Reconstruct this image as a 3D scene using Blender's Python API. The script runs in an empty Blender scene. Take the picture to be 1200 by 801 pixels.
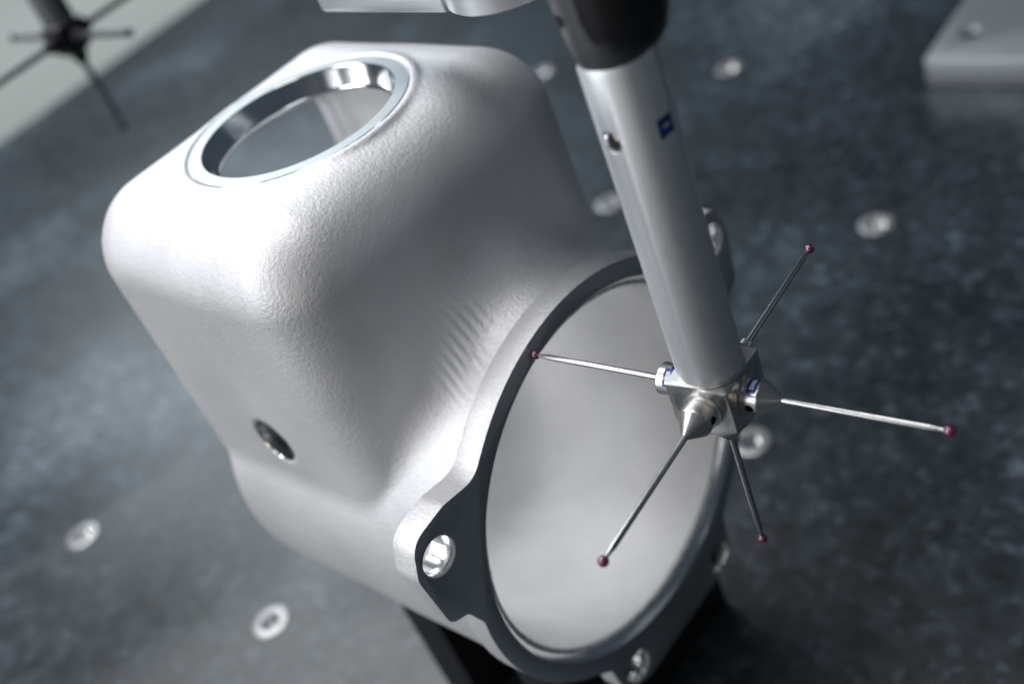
import bpy, bmesh, math, random
import numpy as np
from mathutils import Vector, Matrix, Quaternion
random.seed(4)
S = 0.001                      # everything below is given in millimetres
scene = bpy.context.scene
COL = scene.collection
V = Vector

# ------------------------------------------------------------------ camera
STAR = V((0, 0, 199.5))        # centre of the star probe, granite top is z = 0
cam_d = bpy.data.cameras.new('camera')
cam = bpy.data.objects.new('camera', cam_d)
COL.objects.link(cam)
right = V((0.7781414, 0.5386759, -0.3229926)); down = V((0.1384743, -0.6487268, -0.7483171)); fwd = V((-0.6126343, 0.5375704, -0.5793939))
M = Matrix((right, -down, -fwd)).transposed().to_4x4()
M.translation = (V((140.8, -182.6, 200.5)) + STAR) * S
cam.matrix_world = M
cam_d.sensor_width = 36; cam_d.lens = 40.5
cam_d.clip_start = 0.01; cam_d.clip_end = 60
cam_d.dof.use_dof = True
cam_d.dof.focus_distance = 0.308
cam_d.dof.aperture_fstop = 6.6
scene.camera = cam

# ------------------------------------------------------------------ light
world = bpy.data.worlds.new("World"); scene.world = world
world.use_nodes = True
bg = world.node_tree.nodes['Background']
bg.inputs[0].default_value = (0.55, 0.70, 0.88, 1); bg.inputs[1].default_value = 0.075


def area(name, loc, target, size, size_y, power, color=(1, 1, 1)):
    l = bpy.data.lights.new(name, 'AREA'); l.shape = 'RECTANGLE'
    l.size = size; l.size_y = size_y; l.energy = power; l.color = color
    o = bpy.data.objects.new(name, l); COL.objects.link(o)
    o.location = loc
    o.rotation_euler = (V(target) - V(loc)).to_track_quat('-Z', 'Y').to_euler()
    return o


aim = (-0.12, 0.0, 0.17)
area('far_fill', (-2.6, 1.7, 1.75), aim, 2.4, 1.2, 6, (0.70, 0.89, 1.0))  # unseen source added for the sheen on granite and top face
area('side_softbox', (-1.05, -1.45, 0.55), aim, 1.3, 0.8, 12.5, (0.97, 0.98, 1.0))
area('key_softbox', (-0.95, -0.85, 1.25), aim, 0.55, 0.55, 13, (1.0, 0.985, 0.99))
area('top_fill', (-0.40, 0.14, 1.95), aim, 0.8, 0.6, 14, (1.0, 0.985, 0.98))  # added overhead fill, sends light through the top ring into the bore
area('back_fill', (-1.22, 0.22, 1.32), aim, 0.7, 0.6, 14, (0.98, 0.99, 1.0))  # added fill, reaches the bore floor through the back opening
area('front_fill', (0.30, -0.42, 1.6), aim, 0.5, 0.5, 1.3, (1.0, 0.98, 0.97))  # added fill, brightens the bore interior from the front
for az, w_, p_, c_ in ((-104, 0.40, 2.4, (1, 1, 1)), (-76, 0.24, 1.3, (1.0, .86, .62)), (-60, 0.12, 0.6, (1, 1, 1)), (-8, 0.10, 0.25, (.9, .96, 1)), (38, 0.9, 0.4, (.92, .96, 1))):
    area('glint_panel', (1.5 * math.cos(math.radians(az)), 1.5 * math.sin(math.radians(az)), 0.62), (-0.10, 0.02, 0.26), w_, 0.9, p_, c_)  # unseen panels added for bright bands on the ring and tube
area('floor_fill', (-5.2, 2.6, 2.9), (-5.2, 2.6, -1), 2.5, 2.5, 125, (0.86, 0.95, 1.0))  # unseen source added only to brighten the floor past the table edge
scene.view_settings.view_transform = 'Standard'
scene.view_settings.look = 'None'
scene.view_settings.exposure = 0.0
scene.view_settings.gamma = 1.0


# ------------------------------------------------------------------ materials
def mat(name, color, metallic=0.0, rough=0.5, spec=0.5, **kw):
    m = bpy.data.materials.new(name); m.use_nodes = True
    b = m.node_tree.nodes['Principled BSDF']
    b.inputs['Base Color'].default_value = (*color, 1)
    b.inputs['Metallic'].default_value = metallic
    b.inputs['Roughness'].default_value = rough
    b.inputs['Specular IOR Level'].default_value = spec
    for k, v in kw.items():
        b.inputs[k].default_value = v
    return m


def N(m, t, **kw):
    n = m.node_tree.nodes.new(t)
    for k, v in kw.items():
        if k.startswith('i_'):
            n.inputs[k[2:].replace('_', ' ')].default_value = v
        else:
            setattr(n, k, v)
    return n


def L(m, a, b): m.node_tree.links.new(a, b)


def BS(m): return m.node_tree.nodes['Principled BSDF']


def ramp(m, stops):
    r = N(m, 'ShaderNodeValToRGB'); e = r.color_ramp.elements
    while len(e) < len(stops): e.new(0.5)
    for el, (p, c) in zip(e, stops):
        el.position = p; el.color = (*c, 1) if len(c) == 3 else c
    return r


# sand-blasted cast aluminium: fine grain relief, slight mottling
def cast_material(name, base, grain=0.35, metal=0.9):
    m = mat(name, base, metal, 0.5)
    tc = N(m, 'ShaderNodeTexCoord')
    n1 = N(m, 'ShaderNodeTexNoise', i_Scale=1900.0, i_Detail=2.0, i_Roughness=0.6)
    n2 = N(m, 'ShaderNodeTexNoise', i_Scale=800.0, i_Detail=3.0)
    n3 = N(m, 'ShaderNodeTexNoise', i_Scale=26.0, i_Detail=5.0, i_Roughness=0.6)
    for n in (n1, n2, n3): L(m, tc.outputs['Object'], n.inputs['Vector'])
    b1 = N(m, 'ShaderNodeBump', i_Strength=grain, i_Distance=0.0003)
    b2 = N(m, 'ShaderNodeBump', i_Strength=grain, i_Distance=0.00045)
    L(m, n1.outputs['Fac'], b1.inputs['Height']); L(m, n2.outputs['Fac'], b2.inputs['Height'])
    L(m, b2.outputs['Normal'], b1.inputs['Normal'])
    b3 = N(m, 'ShaderNodeBump', i_Strength=0.10, i_Distance=0.002)
    L(m, n3.outputs['Fac'], b3.inputs['Height']); L(m, b3.outputs['Normal'], b2.inputs['Normal'])
    last = b1
    if metal > 0.2:
        # row of casting ripples across the neck, where the shoulder runs out into the round body
        def dot(vec, off):
            sb = N(m, 'ShaderNodeVectorMath', operation='SUBTRACT'); sb.inputs[1].default_value = off
            dt = N(m, 'ShaderNodeVectorMath', operation='DOT_PRODUCT'); dt.inputs[1].default_value = vec
            L(m, tc.outputs['Object'], sb.inputs[0]); L(m, sb.outputs[0], dt.inputs[0]); return dt.outputs['Value']
        def op(o, a, b=None):
            n = N(m, 'ShaderNodeMath', operation=o)
            for i, q in enumerate((a, b)):
                if q is None: continue
                if isinstance(q, (int, float)): n.inputs[i].default_value = q
                else: L(m, q, n.inputs[i])
            return n.outputs[0]
        cen = (-0.020, -0.0225, 0.0675)
        s_ = dot((0.20, -0.93, -0.31), cen); t_ = dot((0.97, 0.22, 0.08), cen); h_ = dot((0, 0.3, 0.95), cen)
        wob = op('MULTIPLY', n3.outputs['Fac'], 9.0)
        wave = op('SINE', op('ADD', op('ADD', op('MULTIPLY', s_, 1650.0), op('MULTIPLY', t_, -1250.0)), wob))
        g1 = op('MULTIPLY', op('POWER', op('ABSOLUTE', op('DIVIDE', s_, 0.0135)), 3.0), -1.0)
        g2 = op('MULTIPLY', op('POWER', op('ABSOLUTE', op('DIVIDE', t_, 0.0050)), 2.0), -1.0)
        g3 = op('MULTIPLY', op('POWER', op('ABSOLUTE', op('DIVIDE', h_, 0.016)), 4.0), -1.0)
        env = op('EXPONENT', op('ADD', op('ADD', g1, g2), g3))
        br = N(m, 'ShaderNodeBump', i_Strength=0.6, i_Distance=0.0004)
        L(m, op('MULTIPLY', wave, env), br.inputs['Height']); L(m, b1.outputs['Normal'], br.inputs['Normal'])
        last = br
    L(m, last.outputs['Normal'], BS(m).inputs['Normal'])
    r = ramp(m, [(0.3, tuple(c * 0.84 for c in base)), (0.7, base)])
    L(m, n3.outputs['Fac'], r.inputs['Fac']); L(m, r.outputs['Color'], BS(m).inputs['Base Color'])
    rr = N(m, 'ShaderNodeMapRange'); rr.inputs['To Min'].default_value = 0.42; rr.inputs['To Max'].default_value = 0.58
    L(m, n2.outputs['Fac'], rr.inputs['Value']); L(m, rr.outputs['Result'], BS(m).inputs['Roughness'])
    return m


def brushed(name, base, rough, axis_scale, strength=0.12, metallic=1.0):
    m = mat(name, base, metallic, rough)
    tc = N(m, 'ShaderNodeTexCoord'); mp = N(m, 'ShaderNodeMapping')
    mp.inputs['Scale'].default_value = axis_scale
    n = N(m, 'ShaderNodeTexNoise', i_Scale=1.0, i_Detail=3.0)
    L(m, tc.outputs['Object'], mp.inputs['Vector']); L(m, mp.outputs['Vector'], n.inputs['Vector'])
    b = N(m, 'ShaderNodeBump', i_Strength=strength, i_Distance=0.0002)
    L(m, n.outputs['Fac'], b.inputs['Height']); L(m, b.outputs['Normal'], BS(m).inputs['Normal'])
    rr = N(m, 'ShaderNodeMapRange'); rr.inputs['To Min'].default_value = rough * 0.8; rr.inputs['To Max'].default_value = rough * 1.3
    L(m, n.outputs['Fac'], rr.inputs['Value']); L(m, rr.outputs['Result'], BS(m).inputs['Roughness'])
    return m


MT = {}
MT['cast'] = cast_material('cast aluminium', (0.67, 0.675, 0.70), 0.42, 0.46)
MT['cast_inner_lit'] = cast_material('bore wall with painted light', (0.92, 0.92, 0.93), 0.12, 0.0)  # lighter copy of the cast metal, stands in for light inside the bore
MT['machined'] = brushed('milled aluminium face', (0.60, 0.61, 0.63), 0.38, (500, 2500, 2500), 0.10)
MT['chrome'] = brushed('turned bright aluminium', (0.85, 0.87, 0.90), 0.13, (300, 300, 4000), 0.05)
MT['anodised'] = brushed('matt anodised tube', (0.62, 0.65, 0.68), 0.45, (900, 900, 900), 0.04, 0.8)
MT['steel'] = brushed('turned steel', (0.56, 0.555, 0.55), 0.28, (2500, 2500, 2500), 0.06)
MT['rod'] = mat('tungsten carbide rod', (0.45, 0.45, 0.455), 1.0, 0.25)
MT['black'] = mat('black anodised', (0.006, 0.006, 0.007), 0.0, 0.32, 0.4)
MT['rubber'] = mat('black rubber', (0.008, 0.009, 0.011), 0.0, 0.55, 0.3)
MT['darksteel'] = mat('dark grey steel', (0.12, 0.125, 0.135), 0.7, 0.38)
MT['bright'] = mat('bright zinc', (0.9, 0.91, 0.93), 1.0, 0.16)
MT['insert'] = mat('insert steel', (0.33, 0.33, 0.34), 0.6, 0.36)
MT['land'] = brushed('turned bore land', (0.80, 0.81, 0.83), 0.20, (4000, 300, 300), 0.06)
MT['hole_shade'] = mat('painted hole shade', (0.02, 0.02, 0.022), 0.3, 0.5)  # near-black, paints shade into the small holes
MT['blue'] = mat('blue print', (0.005, 0.035, 0.16), 0.0, 0.25)
MT['white'] = mat('white print', (0.8, 0.82, 0.85), 0.0, 0.4)
MT['ruby'] = mat('synthetic ruby', (0.15, 0.002, 0.055), 0.0, 0.04, 0.9)
BS(MT['ruby']).inputs['Transmission Weight'].default_value = 0.35
BS(MT['ruby']).inputs['IOR'].default_value = 1.76
MT['blockalu'] = brushed('milled block', (0.38, 0.41, 0.43), 0.42, (30, 900, 900), 0.05, 0.8)
MT['pale'] = mat('satin plated steel', (0.66, 0.69, 0.72), 0.7, 0.36)
MT['floor'] = mat('pale lab floor', (0.60, 0.60, 0.55), 0.0, 0.5)

# polished dark granite: cloudy grain of blue-grey, green-black and pale crystals
g = mat('polished granite', (0.02, 0.024, 0.028), 0.0, 0.28, 0.34)
tc = N(g, 'ShaderNodeTexCoord')
na = N(g, 'ShaderNodeTexNoise', i_Scale=4.2, i_Detail=5.0, i_Roughness=0.6)
nb = N(g, 'ShaderNodeTexNoise', i_Scale=70.0, i_Detail=4.0, i_Roughness=0.65)
nc = N(g, 'ShaderNodeTexVoronoi', i_Scale=215.0)
nd = N(g, 'ShaderNodeTexNoise', i_Scale=340.0, i_Detail=2.0)
for n in (na, nb, nc, nd): L(g, tc.outputs['Object'], n.inputs['Vector'])
r1 = ramp(g, [(0.36, (0.013, 0.018, 0.022)), (0.52, (0.034, 0.044, 0.053)), (0.66, (0.092, 0.113, 0.132))])
r2 = ramp(g, [(0.34, (0.70, 0.71, 0.71)), (0.52, (0.90, 0.91, 0.92)), (0.70, (1.3, 1.28, 1.30))])
L(g, na.outputs['Fac'], r1.inputs['Fac']); L(g, nb.outputs['Fac'], r2.inputs['Fac'])
mx = N(g, 'ShaderNodeMix', data_type='RGBA', blend_type='MULTIPLY'); mx.inputs[0].default_value = 1
L(g, r1.outputs['Color'], mx.inputs[6]); L(g, r2.outputs['Color'], mx.inputs[7])
rc = ramp(g, [(0.10, (0.60, 0.61, 0.61)), (0.62, (0.85, 0.86, 0.87)), (0.84, (1.1, 1.08, 1.11)), (1.0, (1.8, 1.75, 1.8))])
sep = N(g, 'ShaderNodeSeparateColor'); L(g, nc.outputs['Color'], sep.inputs[0]); L(g, sep.outputs[0], rc.inputs['Fac'])
mx2 = N(g, 'ShaderNodeMix', data_type='RGBA', blend_type='MULTIPLY'); mx2.inputs[0].default_value = 1
L(g, mx.outputs[2], mx2.inputs[6]); L(g, rc.outputs['Color'], mx2.inputs[7])
L(g, mx2.outputs[2], BS(g).inputs['Base Color'])
rr = N(g, 'ShaderNodeMapRange'); rr.inputs['To Min'].default_value = 0.22; rr.inputs['To Max'].default_value = 0.42
L(g, nb.outputs['Fac'], rr.inputs['Value']); L(g, rr.outputs['Result'], BS(g).inputs['Roughness'])
MT['granite'] = g


# ------------------------------------------------------------------ helpers
def link(name, bm, m, parent=None, smooth=True, angle=35, scale=S):
    me = bpy.data.meshes.new(name)
    if scale != 1: bmesh.ops.scale(bm, vec=(scale,) * 3, verts=bm.verts)
    bm.normal_update()
    bm.to_mesh(me); bm.free()
    for x in (m if isinstance(m, (list, tuple)) else [m]): me.materials.append(MT[x])
    o = bpy.data.objects.new(name, me); COL.objects.link(o)
    if parent: o.parent = parent
    if smooth: smooth_by_angle(me, angle)
    return o


def smooth_by_angle(me, angle):
    bm = bmesh.new(); bm.from_mesh(me)
    lim = math.radians(angle)
    for f in bm.faces: f.smooth = True
    for e in bm.edges:
        if len(e.link_faces) == 2:
            e.smooth = e.calc_face_angle(0) < lim
        else: e.smooth = False
    bm.to_mesh(me); bm.free()


def empty(name, loc, rz=0.0, label=None, cat=None, group=None):
    o = bpy.data.objects.new(name, None); COL.objects.link(o)
    o.empty_display_size = 0.02
    o.location = V(loc) * S; o.rotation_euler = (0, 0, rz)
    o['label'] = label; o['category'] = cat
    if group: o['group'] = group
    return o


def frame(origin, d, ref=V((0, 0, 1))):
    """matrix whose +Z runs along d"""
    z = V(d).normalized()
    if abs(z.dot(ref)) > 0.99: ref = V((1, 0, 0)) if abs(z.x) < .9 else V((0, 1, 0))
    y = (ref - z * ref.dot(z)).normalized()
    x = y.cross(z)
    m = Matrix((x, y, z)).transposed().to_4x4(); m.translation = V(origin)
    return m


def lathe(profile, mtx=None, seg=64, bm=None, mi=0, closed=False):
    """profile: list of (r, z); points with r = 0 become poles; closed joins last to first"""
    bm = bm or bmesh.new()
    mtx = mtx or Matrix.Identity(4)
    rings = []
    for r, z in profile:
        if r <= 1e-6: rings.append([bm.verts.new(mtx @ V((0, 0, z)))])
        else: rings.append([bm.verts.new(mtx @ V((r * math.cos(2 * math.pi * i / seg), r * math.sin(2 * math.pi * i / seg), z))) for i in range(seg)])
    pairs = list(zip(rings, rings[1:])) + ([(rings[-1], rings[0])] if closed else [])
    for A, B in pairs:
        for i in range(seg):
            j = (i + 1) % seg
            if len(A) == 1 and len(B) == 1: continue
            if len(A) == 1: f = bm.faces.new((A[0], B[j], B[i]))
            elif len(B) == 1: f = bm.faces.new((A[i], A[j], B[0]))
            else: f = bm.faces.new((A[i], A[j], B[j], B[i]))
            f.material_index = mi
    bmesh.ops.recalc_face_normals(bm, faces=bm.faces)
    return bm


def box(lo, hi, bm=None, bevel=0, seg=3):
    bm = bm or bmesh.new()
    r = bmesh.ops.create_cube(bm, size=1)
    lo, hi = V(lo), V(hi)
    for v in r['verts']:
        v.co = V(((lo[k] + hi[k]) / 2 + v.co[k] * (hi[k] - lo[k]) for k in range(3)))
    if bevel:
        es = list({e for v in r['verts'] for e in v.link_edges})
        bmesh.ops.bevel(bm, geom=es, offset=bevel, segments=seg, profile=0.5, affect='EDGES')
    return bm


def prism(outline, x0, x1, bm=None):
    """outline in the local (y, z) plane, extruded along x"""
    bm = bm or bmesh.new()
    A = [bm.verts.new((x0, y, z)) for y, z in outline]; B = [bm.verts.new((x1, y, z)) for y, z in outline]
    n = len(outline)
    bm.faces.new(A); bm.faces.new(B)
    for i in range(n): bm.faces.new((A[i], A[(i + 1) % n], B[(i + 1) % n], B[i]))
    bmesh.ops.recalc_face_normals(bm, faces=bm.faces)
    return bm


def boolean(bm, cutters, op='DIFFERENCE'):
    """exact booleans on throw-away objects, returns a new bmesh"""
    me = bpy.data.meshes.new('work'); bm.to_mesh(me); bm.free()
    o = bpy.data.objects.new('work', me); COL.objects.link(o)
    tmp = []
    for c in cutters:
        o_op = op
        if isinstance(c, tuple): c, o_op = c
        cm = bpy.data.meshes.new('cut'); c.to_mesh(cm); c.free()
        co = bpy.data.objects.new('cut', cm); COL.objects.link(co); tmp.append(co)
        md = o.modifiers.new('b', 'BOOLEAN'); md.operation = o_op; md.object = co; md.solver = 'EXACT'
    dg = bpy.context.evaluated_depsgraph_get()
    res = bpy.data.meshes.new_from_object(o.evaluated_get(dg))
    out = bmesh.new(); out.from_mesh(res)
    for q in [o] + tmp:
        d = q.data; bpy.data.objects.remove(q); bpy.data.meshes.remove(d)
    bpy.data.meshes.remove(res)
    bmesh.ops.remove_doubles(out, verts=out.verts, dist=1e-4)
    return out


def edge_bevel(bm, off, seg=2, angle=40):
    es = [e for e in bm.edges if len(e.link_faces) == 2 and e.calc_face_angle(0) > math.radians(angle)]
    bmesh.ops.bevel(bm, geom=es, offset=off, segments=seg, profile=0.5, affect='EDGES', clamp_overlap=True)
    return bm


# ------------------------------------------------------------------ setting: granite table and floor
def structure(o):
    o['kind'] = 'structure'; return o


GX = -1143.0
gt = link('granite_table', box((GX, -1300, -180), (1500, 2300, 0), bevel=2.5, seg=2), 'granite'); structure(gt)
fl = link('floor', box((-14000, -5000, -900), (4000, 9000, -880)), 'floor'); structure(fl)

# threaded inserts let into the granite on a square grid
ins_src = None
INS = [(-110.7, 328.9, 'steel threaded insert in the granite right of the tall back stylus'),
       (-290.1, 503.2, 'steel threaded insert in the granite up beside the tube, nearest the aluminium block'),
       (-294.9, 329.4, 'steel threaded insert half hidden between housing shoulder and probe tube'),
       (-462.7, 498.6, 'faint farthest steel insert in the granite above the housing shoulder'),
       (-106.3, 151.2, 'steel threaded insert in the granite just behind the star probe cube'),
       (-460.8, -26.6, 'steel threaded insert in the granite left of the housing'),
       (-286.9, -28.2, 'steel threaded insert in the granite below the housing, lowest in view')]


def make_insert(loc, label):
    t = empty('threaded_insert', loc, random.uniform(0, 3), label, 'insert', 'threaded inserts set in the granite')
    link('collar', lathe([(9.9, 0.0), (9.9, 0.5), (9.6, 0.7), (6.0, 0.7), (5.4, 0.2), (5.2, -2.0)], seg=48), 'insert', t)
    bm = bmesh.new()                          # threaded bore
    prof = [(5.2, -1.6)]
    for k in range(7): prof += [(5.7, -1.9 - k * 1.25), (5.0, -2.5 - k * 1.25)]
    prof += [(4.8, -11), (0, -11)]
    link('thread', lathe(prof, seg=32), 'bright', t)
    return t


# real recesses in the slab top under the inserts
def slab_top():
    me = gt.data
    bm = bmesh.new(); bm.from_mesh(me); bmesh.ops.scale(bm, vec=(1000,) * 3, verts=bm.verts)
    cut = []
    for x, y, _ in INS:
        cut.append(lathe([(0, -14), (9.7, -14), (9.7, 5), (0, 5)], Matrix.Translation((x, y, 0)), seg=40))
    out = boolean(bm, cut)
    bmesh.ops.scale(out, vec=(S,) * 3, verts=out.verts)
    out.to_mesh(me); out.free(); smooth_by_angle(me, 30)


slab_top()
for i, (x, y, lab) in enumerate(INS):
    if ins_src is None:
        ins_src = make_insert((x, y, 0), lab)
    else:
        c = ins_src.copy(); COL.objects.link(c); c.location = V((x, y, 0)) * S; c.rotation_euler = (0, 0, random.uniform(0, 3)); c['label'] = lab
        for ch in ins_src.children:
            d = ch.copy(); COL.objects.link(d); d.parent = c

# ------------------------------------------------------------------ aluminium block, upper right
blk = empty('aluminium_block', (-60, 545, 0), 0, 'grey milled aluminium block with a bored hole lying on the granite, top right', 'block')
bb = box((-73, -67, 0.05), (150, 67, 20), bevel=1.1, seg=2)
bb = boolean(bb, [lathe([(0, 4), (6.0, 4), (6.0, 17), (8.2, 21), (0, 21)], Matrix.Translation((13, -14, 0)) @ Matrix.Translation((-67, -20, 0)), seg=40)])
link('body', bb, 'blockalu', blk)
link('screw', lathe([(0, 9), (2.1, 9), (2.6, 12.0), (4.6, 12.0), (4.9, 11.4), (4.9, 5), (0, 5)], Matrix.Translation((-54, -34, 0)), seg=32), 'bright', blk)
link('hole_wall', lathe([(5.95, 4.2), (5.95, 16.95)], Matrix.Translation((-54, -34, 0)), seg=32), 'darksteel', blk)

# ------------------------------------------------------------------ the cast housing
PSI = math.radians(4.5)
house = empty('cast_housing', (-60.3, 16.8, 132.2), -PSI, 'silver sandblasted aluminium housing with square shoulder and round flanged mouth', 'casting')


def smin(a, b, k):
    h = np.clip(0.5 + 0.5 * (b - a) / k, 0, 1)
    return b * (1 - h) + a * h - k * h * (1 - h)


def smax(a, b, k): return -smin(-a, -b, k)


def rbox(x, y, z, c, h, r):
    qx = np.abs(x - c[0]) - h[0] + r; qy = np.abs(y - c[1]) - h[1] + r; qz = np.abs(z - c[2]) - h[2] + r
    return np.sqrt(np.maximum(qx, 0) ** 2 + np.maximum(qy, 0) ** 2 + np.maximum(qz, 0) ** 2) + np.minimum(np.maximum(qx, np.maximum(qy, qz)), 0) - r


def cylx(x, y, z, r, x0, x1, rr):
    dr = np.sqrt(y * y + z * z) - r + rr; dx = np.abs(x - (x0 + x1) / 2) - (x1 - x0) / 2 + rr
    return np.sqrt(np.maximum(dr, 0) ** 2 + np.maximum(dx, 0) ** 2) + np.minimum(np.maximum(dr, dx), 0) - rr


RING = (-86.2, 0.0, 131.1)


def cyl_bore(x, y, z): return smin(rbox(x, y, z, (-88, 0, 58), (53.5, 58, 64.5), 20), cylx(x, y, z, 62.5, -121, 40, 12), 16)


def body_sdf(x, y, z):
    t = np.clip((x + 66) / 30, 0, 1); t = t * t * (3 - 2 * t)
    k = 1.6 + 27 * t * np.clip(1 - (y / 60) ** 2, 0, 1)
    b = rbox(x, y, z, (-87.5, 0, 58), (60.0, 65, 72.6), 25)
    cy = cylx(x, y, z, 71.0, -128, -3, 3)
    d = smin(b, cy, k)
    # boss round the top bore
    rr = np.sqrt((x - RING[0]) ** 2 + y * y)
    boss = np.maximum(rr - 40.0, np.abs(z - 121) - 9.9)
    d = smin(d, boss, 3.0)
    # back of the flange lugs blending in
    # inside
    cav = cyl_bore(x, y, z)
    win = rbox(x, y, z, (-150, -3, 77), (40, 50, 39), 14)
    hole = np.maximum(rr - 33.5, -(z - 112))
    cav = np.minimum(cav, hole)
    cav = smin(cav, win, 5)
    sh = np.maximum(np.sqrt((x + 84) ** 2 + (z - 48) ** 2) - 8.6, -(-y - 50))
    cav = np.minimum(cav, sh)
    spot = np.maximum(rr - 38.2, 130.3 - z)
    cav = np.minimum(cav, spot)
    return smax(d, -cav, 1.2)


def surface_net(sdf, lo, hi, h):
    ax = [np.arange(lo[k], hi[k] + h, h) for k in range(3)]
    X_, Y_, Z_ = np.meshgrid(*ax, indexing='ij')
    D = sdf(X_, Y_, Z_).astype(np.float32)
    del X_, Y_, Z_
    s = D < 0
    nx, ny, nz = (n - 1 for n in D.shape)
    cnt = np.zeros((nx, ny, nz), np.int8)
    for i in (0, 1):
        for j in (0, 1):
            for k in (0, 1): cnt += s[i:i + nx, j:j + ny, k:k + nz]
    act = (cnt > 0) & (cnt < 8)
    idx = -np.ones(act.shape, np.int64); cells = np.argwhere(act); idx[act] = np.arange(len(cells))
    P = (cells + 0.5) * h + np.array(lo)
    # mean of edge crossings
    acc = np.zeros((len(cells), 3)); num = np.zeros(len(cells))
    ci, cj, ck = cells.T
    cor = [(i, j, k) for i in (0, 1) for j in (0, 1) for k in (0, 1)]
    for a_ in cor:
        for axn in range(3):
            if a_[axn]: continue
            b_ = list(a_); b_[axn] = 1
            d0 = D[ci + a_[0], cj + a_[1], ck + a_[2]]; d1 = D[ci + b_[0], cj + b_[1], ck + b_[2]]
            cr = (d0 < 0) != (d1 < 0)
            tt = np.where(cr, d0 / np.where(cr, d0 - d1, 1), 0)
            pt = np.tile(np.array(a_, float), (len(cells), 1)); pt[:, axn] = tt
            acc[cr] += pt[cr]; num[cr] += 1
    P = (cells + acc / num[:, None]) * h + np.array(lo)
    quads = []
    for axn in range(3):
        o1, o2 = [(1, 2), (2, 0), (0, 1)][axn]
        sl0 = [slice(1, -1)] * 3; sl0[axn] = slice(0, -1)
        sl1 = [slice(1, -1)] * 3; sl1[axn] = slice(1, None)
        a0 = s[tuple(sl0)]; a1 = s[tuple(sl1)]
        e = np.argwhere(a0 != a1)
        inside = a0[tuple(e.T)]
        base = e + 1; base[:, axn] -= 1
        def at(d1, d2):
            q = base.copy(); q[:, o1] -= d1; q[:, o2] -= d2
            return idx[tuple(q.T)]
        q = np.stack([at(1, 1), at(0, 1), at(0, 0), at(1, 0)], 1)
        q[~inside] = q[~inside][:, ::-1]
        quads.append(q)
    return P, np.concatenate(quads)


def grad(sdf, P, e=0.25):
    g_ = np.zeros_like(P)
    for k in range(3):
        A = P.copy(); B = P.copy(); A[:, k] += e; B[:, k] -= e
        g_[:, k] = (sdf(*A.T) - sdf(*B.T)) / (2 * e)
    return g_


def dents(P, G):
    """casting marks: a row of small ripples where the shoulder runs into the neck, and soft lumps"""
    # ripple patch centre / directions in the housing frame
    c = V((-31.0, -26.0, 72.5))
    u = np.array([0.25, -0.90, -0.30]); u /= np.linalg.norm(u)
    w = np.array([0.95, 0.30, 0.10]); w /= np.linalg.norm(w)
    q = P - np.array(c)
    s_ = q @ u; t_ = q @ w
    env = np.exp(-(s_ / 19) ** 4) * np.exp(-(t_ / 5.5) ** 2) * (np.abs(q).max(1) < 30)
    env *= 0.6 + 0.4 * np.sin(s_ * 0.31 + 1) 
    rip = 0.0 * env * np.sin(s_ * 1.45 + 0.25 * t_ + 0.8 * np.sin(s_ * .33))
    lump = 0.16 * np.sin(P[:, 0] * .11 + 1.3) * np.sin(P[:, 1] * .13 + .4) * np.sin(P[:, 2] * .12 + 2)
    return P + G * (rip + lump)[:, None]


P, Q = surface_net(body_sdf, (-152, -76, -76), (0, 76, 135), 1.3)
for _ in range(3):
    G = grad(body_sdf, P); n2 = (G ** 2).sum(1); n2 = np.maximum(n2, 0.2)
    P = P - 0.8 * np.clip(body_sdf(*P.T), -1, 1)[:, None] * G / n2[:, None]
G = grad(body_sdf, P); G /= np.maximum(np.linalg.norm(G, axis=1), 1e-6)[:, None]
P = dents(P, G)
me = bpy.data.meshes.new('body')
me.vertices.add(len(P)); me.vertices.foreach_set('co', (P * S).astype(np.float32).ravel())
me.loops.add(Q.size); me.loops.foreach_set('vertex_index', Q.astype(np.int32).ravel())
me.polygons.add(len(Q)); me.polygons.foreach_set('loop_start', np.arange(0, Q.size, 4, dtype=np.int32))
me.update(calc_edges=True); me.validate()
me.materials.append(MT['cast']); me.materials.append(MT['cast_inner_lit'])
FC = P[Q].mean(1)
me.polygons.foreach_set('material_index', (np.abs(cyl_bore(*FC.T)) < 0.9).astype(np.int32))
me.polygons.foreach_set('use_smooth', [True] * len(me.polygons))
body = bpy.data.objects.new('body', me); COL.objects.link(body); body.parent = house


# --- flange plate with lugs (local y = -c, z = up)
def arc(cx, cy, r, a0, a1, n):
    return [(cx + r * math.cos(math.radians(a0 + (a1 - a0) * i / n)), cy + r * math.sin(math.radians(a0 + (a1 - a0) * i / n))) for i in range(n + 1)]


def round_poly(pts, n=6):
    """pts: (c, u, radius) corner list -> rounded outline"""
    out = []
    m = len(pts)
    for i in range(m):
        p = V(pts[i][:2]); r = pts[i][2]
        a = V(pts[i - 1][:2]); b = V(pts[(i + 1) % m][:2])
        if r <= 0: out.append(tuple(p)); continue
        d1 = (a - p).normalized(); d2 = (b - p).normalized()
        ang = d1.angle(d2); tl = r / math.tan(ang / 2)
        tl = min(tl, (a - p).length * .48, (b - p).length * .48); r_ = tl * math.tan(ang / 2)
        cen = p + (d1 + d2).normalized() * (r_ / math.sin(ang / 2))
        s0 = p + d1 * tl - cen; s1 = p + d2 * tl - cen
        a0 = math.atan2(s0.y, s0.x); a1 = math.atan2(s1.y, s1.x)
        da = (a1 - a0 + math.pi) % (2 * math.pi) - math.pi
        for k in range(n + 1):
            t = a0 + da * k / n
            out.append((cen.x + r_ * math.cos(t), cen.y + r_ * math.sin(t)))
    return out


R_O = 73.0
HOLES = [(75.0, 40.5), (-75.0, 40.5), (27.0, -76.0), (-29.0, -78.0)]
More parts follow.
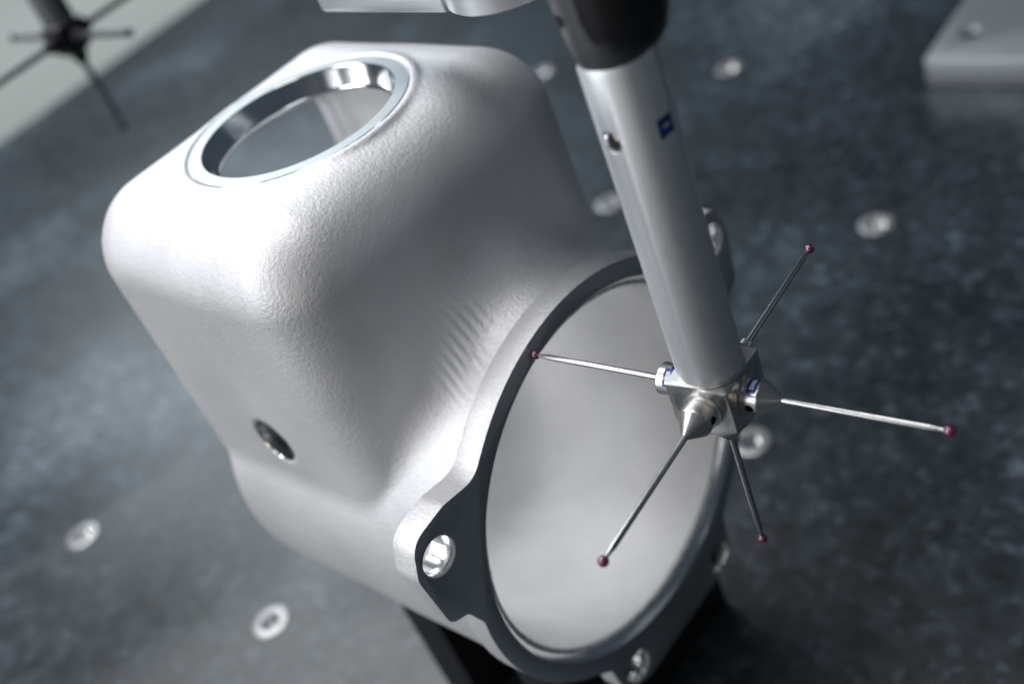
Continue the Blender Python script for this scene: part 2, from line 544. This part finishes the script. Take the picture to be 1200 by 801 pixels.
# right half as corner list from the top arc, clockwise down on the +c side
half = []
for aa in range(90, 46, -4): half.append((R_O * math.cos(math.radians(aa)), R_O * math.sin(math.radians(aa)), 0))
half += [(53.5, 50.6, 14), (66.5, 53.0, 10), (80.5, 51.5, 7.5), (84.5, 40.0, 8), (82.2, 18.0, 4.5), (75.6, 15.0, 3.5), (72.5, 7.0, 3)]
for aa in range(0, -55, -4): half.append((R_O * math.cos(math.radians(aa)), R_O * math.sin(math.radians(aa)), 0))
half += [(38.5, -63.5, 3), (36.5, -79.5, 6), (24.0, -86.0, 4)]
outl = half + [(-c, u, r) for c, u, r in reversed(half) if abs(c) > 1e-6]
outl = [(-c, u) for c, u in round_poly(outl)]       # local y = -c
plate = prism(outl, -9.0, 0.0)
bmesh.ops.remove_doubles(plate, verts=plate.verts, dist=0.02)
RX = Matrix.Rotation(math.radians(90), 4, 'Y')      # lathe z -> +x
cut = [lathe([(0, -12), (62.6, -12), (62.6, -7.0), (63.2, -4.2), (66.4, 0.02), (66.4, 3), (0, 3)], RX, seg=160)]
for c, u in HOLES:
    cut.append(lathe([(0, -14), (6.0, -14), (6.0, -0.7), (6.7, 0.5), (6.7, 2), (0, 2)], Matrix.Translation((0, -c, u)) @ RX, seg=40))
plate = boolean(plate, cut)
edge_bevel(plate, 0.7, 2, 50)
for f in plate.faces:
    r_ = math.hypot(f.calc_center_median().y, f.calc_center_median().z)
    f.material_index = 0 if (f.normal.x > 0.8 and f.calc_center_median().x > -1.0) else (2 if r_ < 67 else 1)
flange = link('flange', plate, ['machined', 'cast', 'land'], house, angle=28)
for c, u in HOLES:
    bm = lathe([(5.9, -9.3), (5.88, -5.0), (5.94, -0.9), (6.4, -0.25)], Matrix.Translation((0, -c, u)) @ RX, seg=40)
    link('hole_bushing', bm, 'land', flange)

# --- machined ring in the top bore
ringm = Matrix.Translation(RING)
rg = link('bore_ring', lathe([(38.0, -1.6), (38.0, -0.2), (37.8, 0.0), (33.4, 0.0), (32.9, -0.5), (31.7, -6.6), (31.1, -7.2), (31.1, -8.2), (33.4, -9.0), (35.0, -9.0)], ringm, seg=160), ['chrome', 'blockalu'], house)
for p_ in rg.data.polygons:
    if abs(p_.normal.z) > 0.95 and p_.center.z > 0.1309: p_.material_index = 1

# --- side hole liner on the +c wall
SHM = Matrix.Translation((-84, -64.9, 48)) @ Matrix.Rotation(math.radians(90), 4, 'X')
lin = link('side_hole_sleeve', lathe([(8.7, 0.1), (8.5, 0.15), (8.2, -0.2), (8.1, -5.5)], SHM, seg=48), 'bright', house)  # bright finish stands in for the lit inner wall of the hole
link('hole_bottom', lathe([(8.1, -5.4), (6.0, -5.5), (5.7, -5.9), (5.7, -9.0), (4.6, -10.5), (4.6, -18), (0, -18)], SHM, seg=48), 'darksteel', lin)  # dark colour stands in for the shade deep in the hole

# ------------------------------------------------------------------ fixture that carries the housing
fx = empty('fixture_block', (-105, 18, 0), -PSI, 'black fixture block under the housing on the granite', 'fixture')
pr_ = [(-46, 0), (46, 0), (46, 56)] + [(c, 132.2 - math.sqrt(71.4 ** 2 - c * c)) for c in range(44, -45, -4)] + [(-46, 56)]
b_ = prism([(-p[0], p[1]) for p in pr_], 0, 26)
edge_bevel(b_, 1.0, 2, 50)
link('saddle', b_, 'rubber', fx)
b2_ = prism([(-p[0], p[1]) for p in pr_], -62, -40)
edge_bevel(b2_, 1.0, 2, 50)
link('saddle', b2_, 'rubber', fx)
link('base', box((-39.9, -12, 0.05), (-0.1, 12, 7.9), bevel=1, seg=2), 'rubber', fx)


# ------------------------------------------------------------------ star probes
def on_cyl(bm, r, mtx):
    """bend a flat mesh (x = arc length, y = along axis, z = height) round an axis (+Z of mtx)"""
    for v in bm.verts:
        a = v.co.x / r
        rr = r + v.co.z
        v.co = mtx @ V((math.cos(a) * rr, math.sin(a) * rr, v.co.y))
    return bm


def patch(w, h, z, nx=10, shape=None):
    bm = bmesh.new()
    vs = [[bm.verts.new((-w / 2 + w * i / nx, -h / 2 + h * j / 4, z)) for j in range(5)] for i in range(nx + 1)]
    for i in range(nx):
        for j in range(4): bm.faces.new((vs[i][j], vs[i + 1][j], vs[i + 1][j + 1], vs[i][j + 1]))
    if shape == 'shield':          # lower edge bows inward as on the lens-shaped logo
        for i in range(nx + 1):
            for j in range(5):
                v = vs[i][j]
                if v.co.y < 0: v.co.y *= 1 - 0.16 * (1 - (2 * v.co.x / w) ** 2)
    return bm


def text_bm(body_, size, z):
    cu = bpy.data.curves.new('t', 'FONT'); cu.body = body_; cu.size = size
    cu.align_x = 'CENTER'; cu.align_y = 'CENTER'; cu.offset = size * 0.02
    o = bpy.data.objects.new('t', cu); COL.objects.link(o)
    dg = bpy.context.evaluated_depsgraph_get()
    m_ = bpy.data.meshes.new_from_object(o.evaluated_get(dg))
    bm = bmesh.new(); bm.from_mesh(m_)
    bpy.data.objects.remove(o); bpy.data.curves.remove(cu); bpy.data.meshes.remove(m_)
    for v in bm.verts: v.co.z = z
    return bm


def adapter_profile(s0, key='r'):
    if key == 'l':
        return [(0, s0), (5.3, s0), (5.3, 9.2), (4.7, 9.4), (4.7, 16.0), (4.5, 16.3), (1.6, 17.7), (1.0, 17.9), (0, 17.9)]
    if key == 'b':
        return [(0, s0), (4.7, s0), (4.7, 12.6), (4.5, 12.9), (1.9, 16.2), (1.9, 17.9), (1.6, 18.2), (0, 18.2)]
    # (r, distance from star centre)
    return [(0, s0), (5.5, s0), (5.5, 9.0), (4.7, 9.2), (4.7, 13.2), (4.6, 13.5), (1.25, 18.1), (1.0, 18.5), (0, 18.5)]


def star_probe(name, centre, labels, tube_top=98.4, dark=False):
    root = empty(name, centre, 0, labels[0], labels[1])
    steel = 'steel'
    # central cube
    cb = box((-9.2, -9.2, -9.0), (9.2, 9.2, 8.0))
    cutters = []
    for d in (V((1, 0, 0)), V((-1, 0, 0)), V((0, 1, 0)), V((0, -1, 0))):
        cutters.append(lathe([(0, 8.45), (6.8, 8.45), (7.3, 8.7), (12.4, 9.22), (0, 9.22)], frame((0, 0, 0), d), seg=96))
    cone = lathe([(0, -9.1), (7.6, -9.1), (12.6, -5.4), (12.6, 8.6), (0, 8.6)], seg=96)
    cb = boolean(cb, cutters + [(cone, 'INTERSECT')])
    edge_bevel(cb, 0.22, 2, 35)
    link('cube', cb, 'black' if dark else steel, root, angle=30)
    # collar between cube and tube, and the tube
    link('collar', lathe([(0, 7.5), (8.7, 7.5), (8.7, 8.3), (8.45, 8.45), (8.45, 9.2), (0, 9.2)], seg=96), steel, root)
    tb = lathe([(0, 8.9), (8.6, 8.9), (8.86, 9.15), (8.86, tube_top - 1.3), (8.2, tube_top), (0, tube_top)], seg=128)
    hole = lathe([(0, 1.5), (2.6, 1.5), (2.6, 8.3), (3.0, 9.3), (0, 9.3)], frame((0, 0, 81), V((-.17, -.98, 0))), seg=32)
    tb = boolean(tb, [hole])
    tube = link('tube', tb, 'anodised' if not dark else 'darksteel', root, angle=30)
    if not dark:
        link('tube_hole_shade', lathe([(0, 3.0), (2.45, 3.0), (2.45, 1.6), (0, 1.6)], frame((0, 0, 81), V((-.17, -.98, 0))), seg=24), 'hole_shade', tube)  # near-black disc, paints in the shade at the bottom of the tube hole
        link('screw_thread', lathe([(2.56, 8.25), (2.5, 5.6), (2.3, 5.4), (2.5, 5.2), (2.3, 5.0), (2.5, 4.8), (2.5, 1.8)], frame((0, 0, 81), V((-.17, -.98, 0))), seg=24), 'bright', tube)  # bright lining puts the lit hole wall into the material
        mk = frame((0, 0, 77.0), V((0, 0, 1)))
        # x axis of the bend points along world +X : rotate
        mm = Matrix.Translation((0, 0, 81.2)) @ Matrix.Rotation(math.radians(-11), 4, 'Z')
        lg = link('maker_label', on_cyl(patch(4.6, 4.9, 0.03, 12, 'shield'), 8.86, mm), 'blue', tube)
        tx = text_bm('ZEISS', 0.95, 0.06)
        for v in tx.verts: v.co.y += 0.15
        link('lettering', on_cyl(tx, 8.86, mm), 'white', lg, smooth=False)
    dirs = [(V((1, 0, 0)), 'r'), (V((-1, 0, 0)), 'l'), (V((0, -1, 0)), 'f'), (V((0, 1, 0)), 'b'), (V((0, 0, -1)), 'd')]
    rk = 2.3 if dark else 1.0; steel = 'rubber' if dark else 'steel'
    for d, key in dirs:
        fm = frame((0, 0, 0), d)
        ad = lathe(adapter_profile(5.5, key), fm, seg=64)
        if key != 'd' and not dark:
            side = V((0, 0, -1)) if False else (d.cross(V((0, 0, 1))).normalized())
            dd = (side * 0.80 - V((0, 0, 1)) * 0.62) if key in 'r' else (side * -0.1 - V((0, 0, 1)))
            if key == 'r': dd = V((0, -1, -0.08))
            if key == 'f': dd = V((1, 0, 0.05))
            cross = lathe([(0, -8), (1.15, -8), (1.15, 4.2), (1.5, 6), (0, 6)], frame(d * 11.3, dd), seg=24)
            ad = boolean(ad, [cross])
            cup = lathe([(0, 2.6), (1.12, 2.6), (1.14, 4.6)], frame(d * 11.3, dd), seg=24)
        adp = link('adapter', ad, steel, root, angle=14)
        if key in 'rf' and not dark: link('cross_hole_shade', cup, 'hole_shade', adp)  # dark cup, shade painted into the hole through the barrel
        if key in 'rl' and not dark:
            # label bent over the upper side of the adapter barrel
            zt = V((0, 0, 1)); z_ = d; x_ = (zt * 0.97 + V((0, -1, 0)) * 0.12).normalized() if key == 'r' else (zt * .8 + V((0, -1, 0)) * .6).normalized()
            y_ = z_.cross(x_)
            mm = Matrix((x_, y_, z_)).transposed().to_4x4(); mm.translation = d * (11.6 if key == 'r' else 12.6)
            lb = link('maker_label', on_cyl(patch(5.4, 2.7, 0.02, 12), 4.72, mm), 'blue', adp)
            tx = text_bm('ZEISS', 1.45, 0.04)
            link('lettering', on_cyl(tx, 4.72, mm), 'white', lb, smooth=False)
        st = link('stylus', lathe([(0, 17.6), (0.88 * rk, 17.6), (0.86 * rk, 55.4), (0.55, 57.2), (0.5, 59.2), (0, 59.2)], fm, seg=32), 'darksteel' if dark else 'rod', root)
        bm = bmesh.new(); bmesh.ops.create_uvsphere(bm, u_segments=32, v_segments=20, radius=1.42 * (1.6 if dark else 1), matrix=Matrix.Translation(d * 60.0))
        link('stylus_ball' if dark else 'ruby_ball', bm, 'rubber' if dark else 'ruby', st, angle=60)
    return root


star_probe('star_probe', STAR, ('five-armed star probe with ruby tips on a grey tube in front of the housing', 'probe'))
star_probe('star_probe', V((-476.1, 143.9, 34.0)) + STAR, ('dark blurred star probe parked far behind, above the left table edge', 'probe'), dark=True)

# ------------------------------------------------------------------ probe head above the tube
hd = empty('probe_head', STAR + V((0, 0, 98.4)), 0, 'black rotary joint with dark grey cheek holding the probe tube from above', 'probe head')
camdir = V((140.8, -182.6, 0)).normalized(); sided = V((-camdir.y, camdir.x, 0))
link('joint', lathe([(0, 0.2), (4.0, 0.2), (6.8, 1.2), (8.6, 3.4), (10.2, 7.5), (10.9, 12), (11.0, 17), (11.0, 40), (0, 40)], Matrix.Translation(sided * 3.4 + camdir * 1.6), seg=96), 'black', hd)
fh = frame(-sided * 6.0 + V((0, 0, 11.2)), (camdir * .75 - sided * .66).normalized())
ck = boolean(lathe([(0, -0.5), (8.1, -0.5), (8.5, 0.4), (9.3, 6), (9.9, 14), (9.9, 38), (0, 38)], seg=96), [lathe([(0, 0), (1.9, 0), (1.9, 15), (0, 15)], fh, seg=32)])
link('cheek', ck, 'darksteel', hd)
link('cheek_screw', lathe([(0, 1.5), (1.0, 1.5), (1.2, 2.4), (1.7, 2.4), (1.85, 2.0), (1.85, -1), (0, -1)], fh, seg=24), 'bright', hd)

# bright clamp lever above the housing
lv = empty('clamp_lever', STAR + V((-72.5, 59.5, 87)), 0, 'bright steel clamp lever with round boss at the top edge beside the probe joint', 'lever')
lv.rotation_euler = (0, 0, math.radians(0))
link('boss', lathe([(0, 0), (19.3, 0), (20.5, 0.9), (20.5, 15), (19.5, 16), (0, 16)], None, seg=96), 'pale', lv)
bar_ = box((-72, -16, -1.2), (-14, -2, 7), bevel=1.5, seg=3)
bmesh.ops.rotate(bar_, cent=(0, 0, 0), matrix=Matrix.Rotation(math.radians(-5), 3, 'Z'), verts=bar_.verts)
link('lever_bar', bar_, 'pale', lv)
link('screw_head', lathe([(0, -2.6), (2.6, -2.6), (2.6, -2), (4.2, -2), (4.4, -1.5), (4.4, -0.01), (0, -0.01)], None, seg=40), 'darksteel', lv)
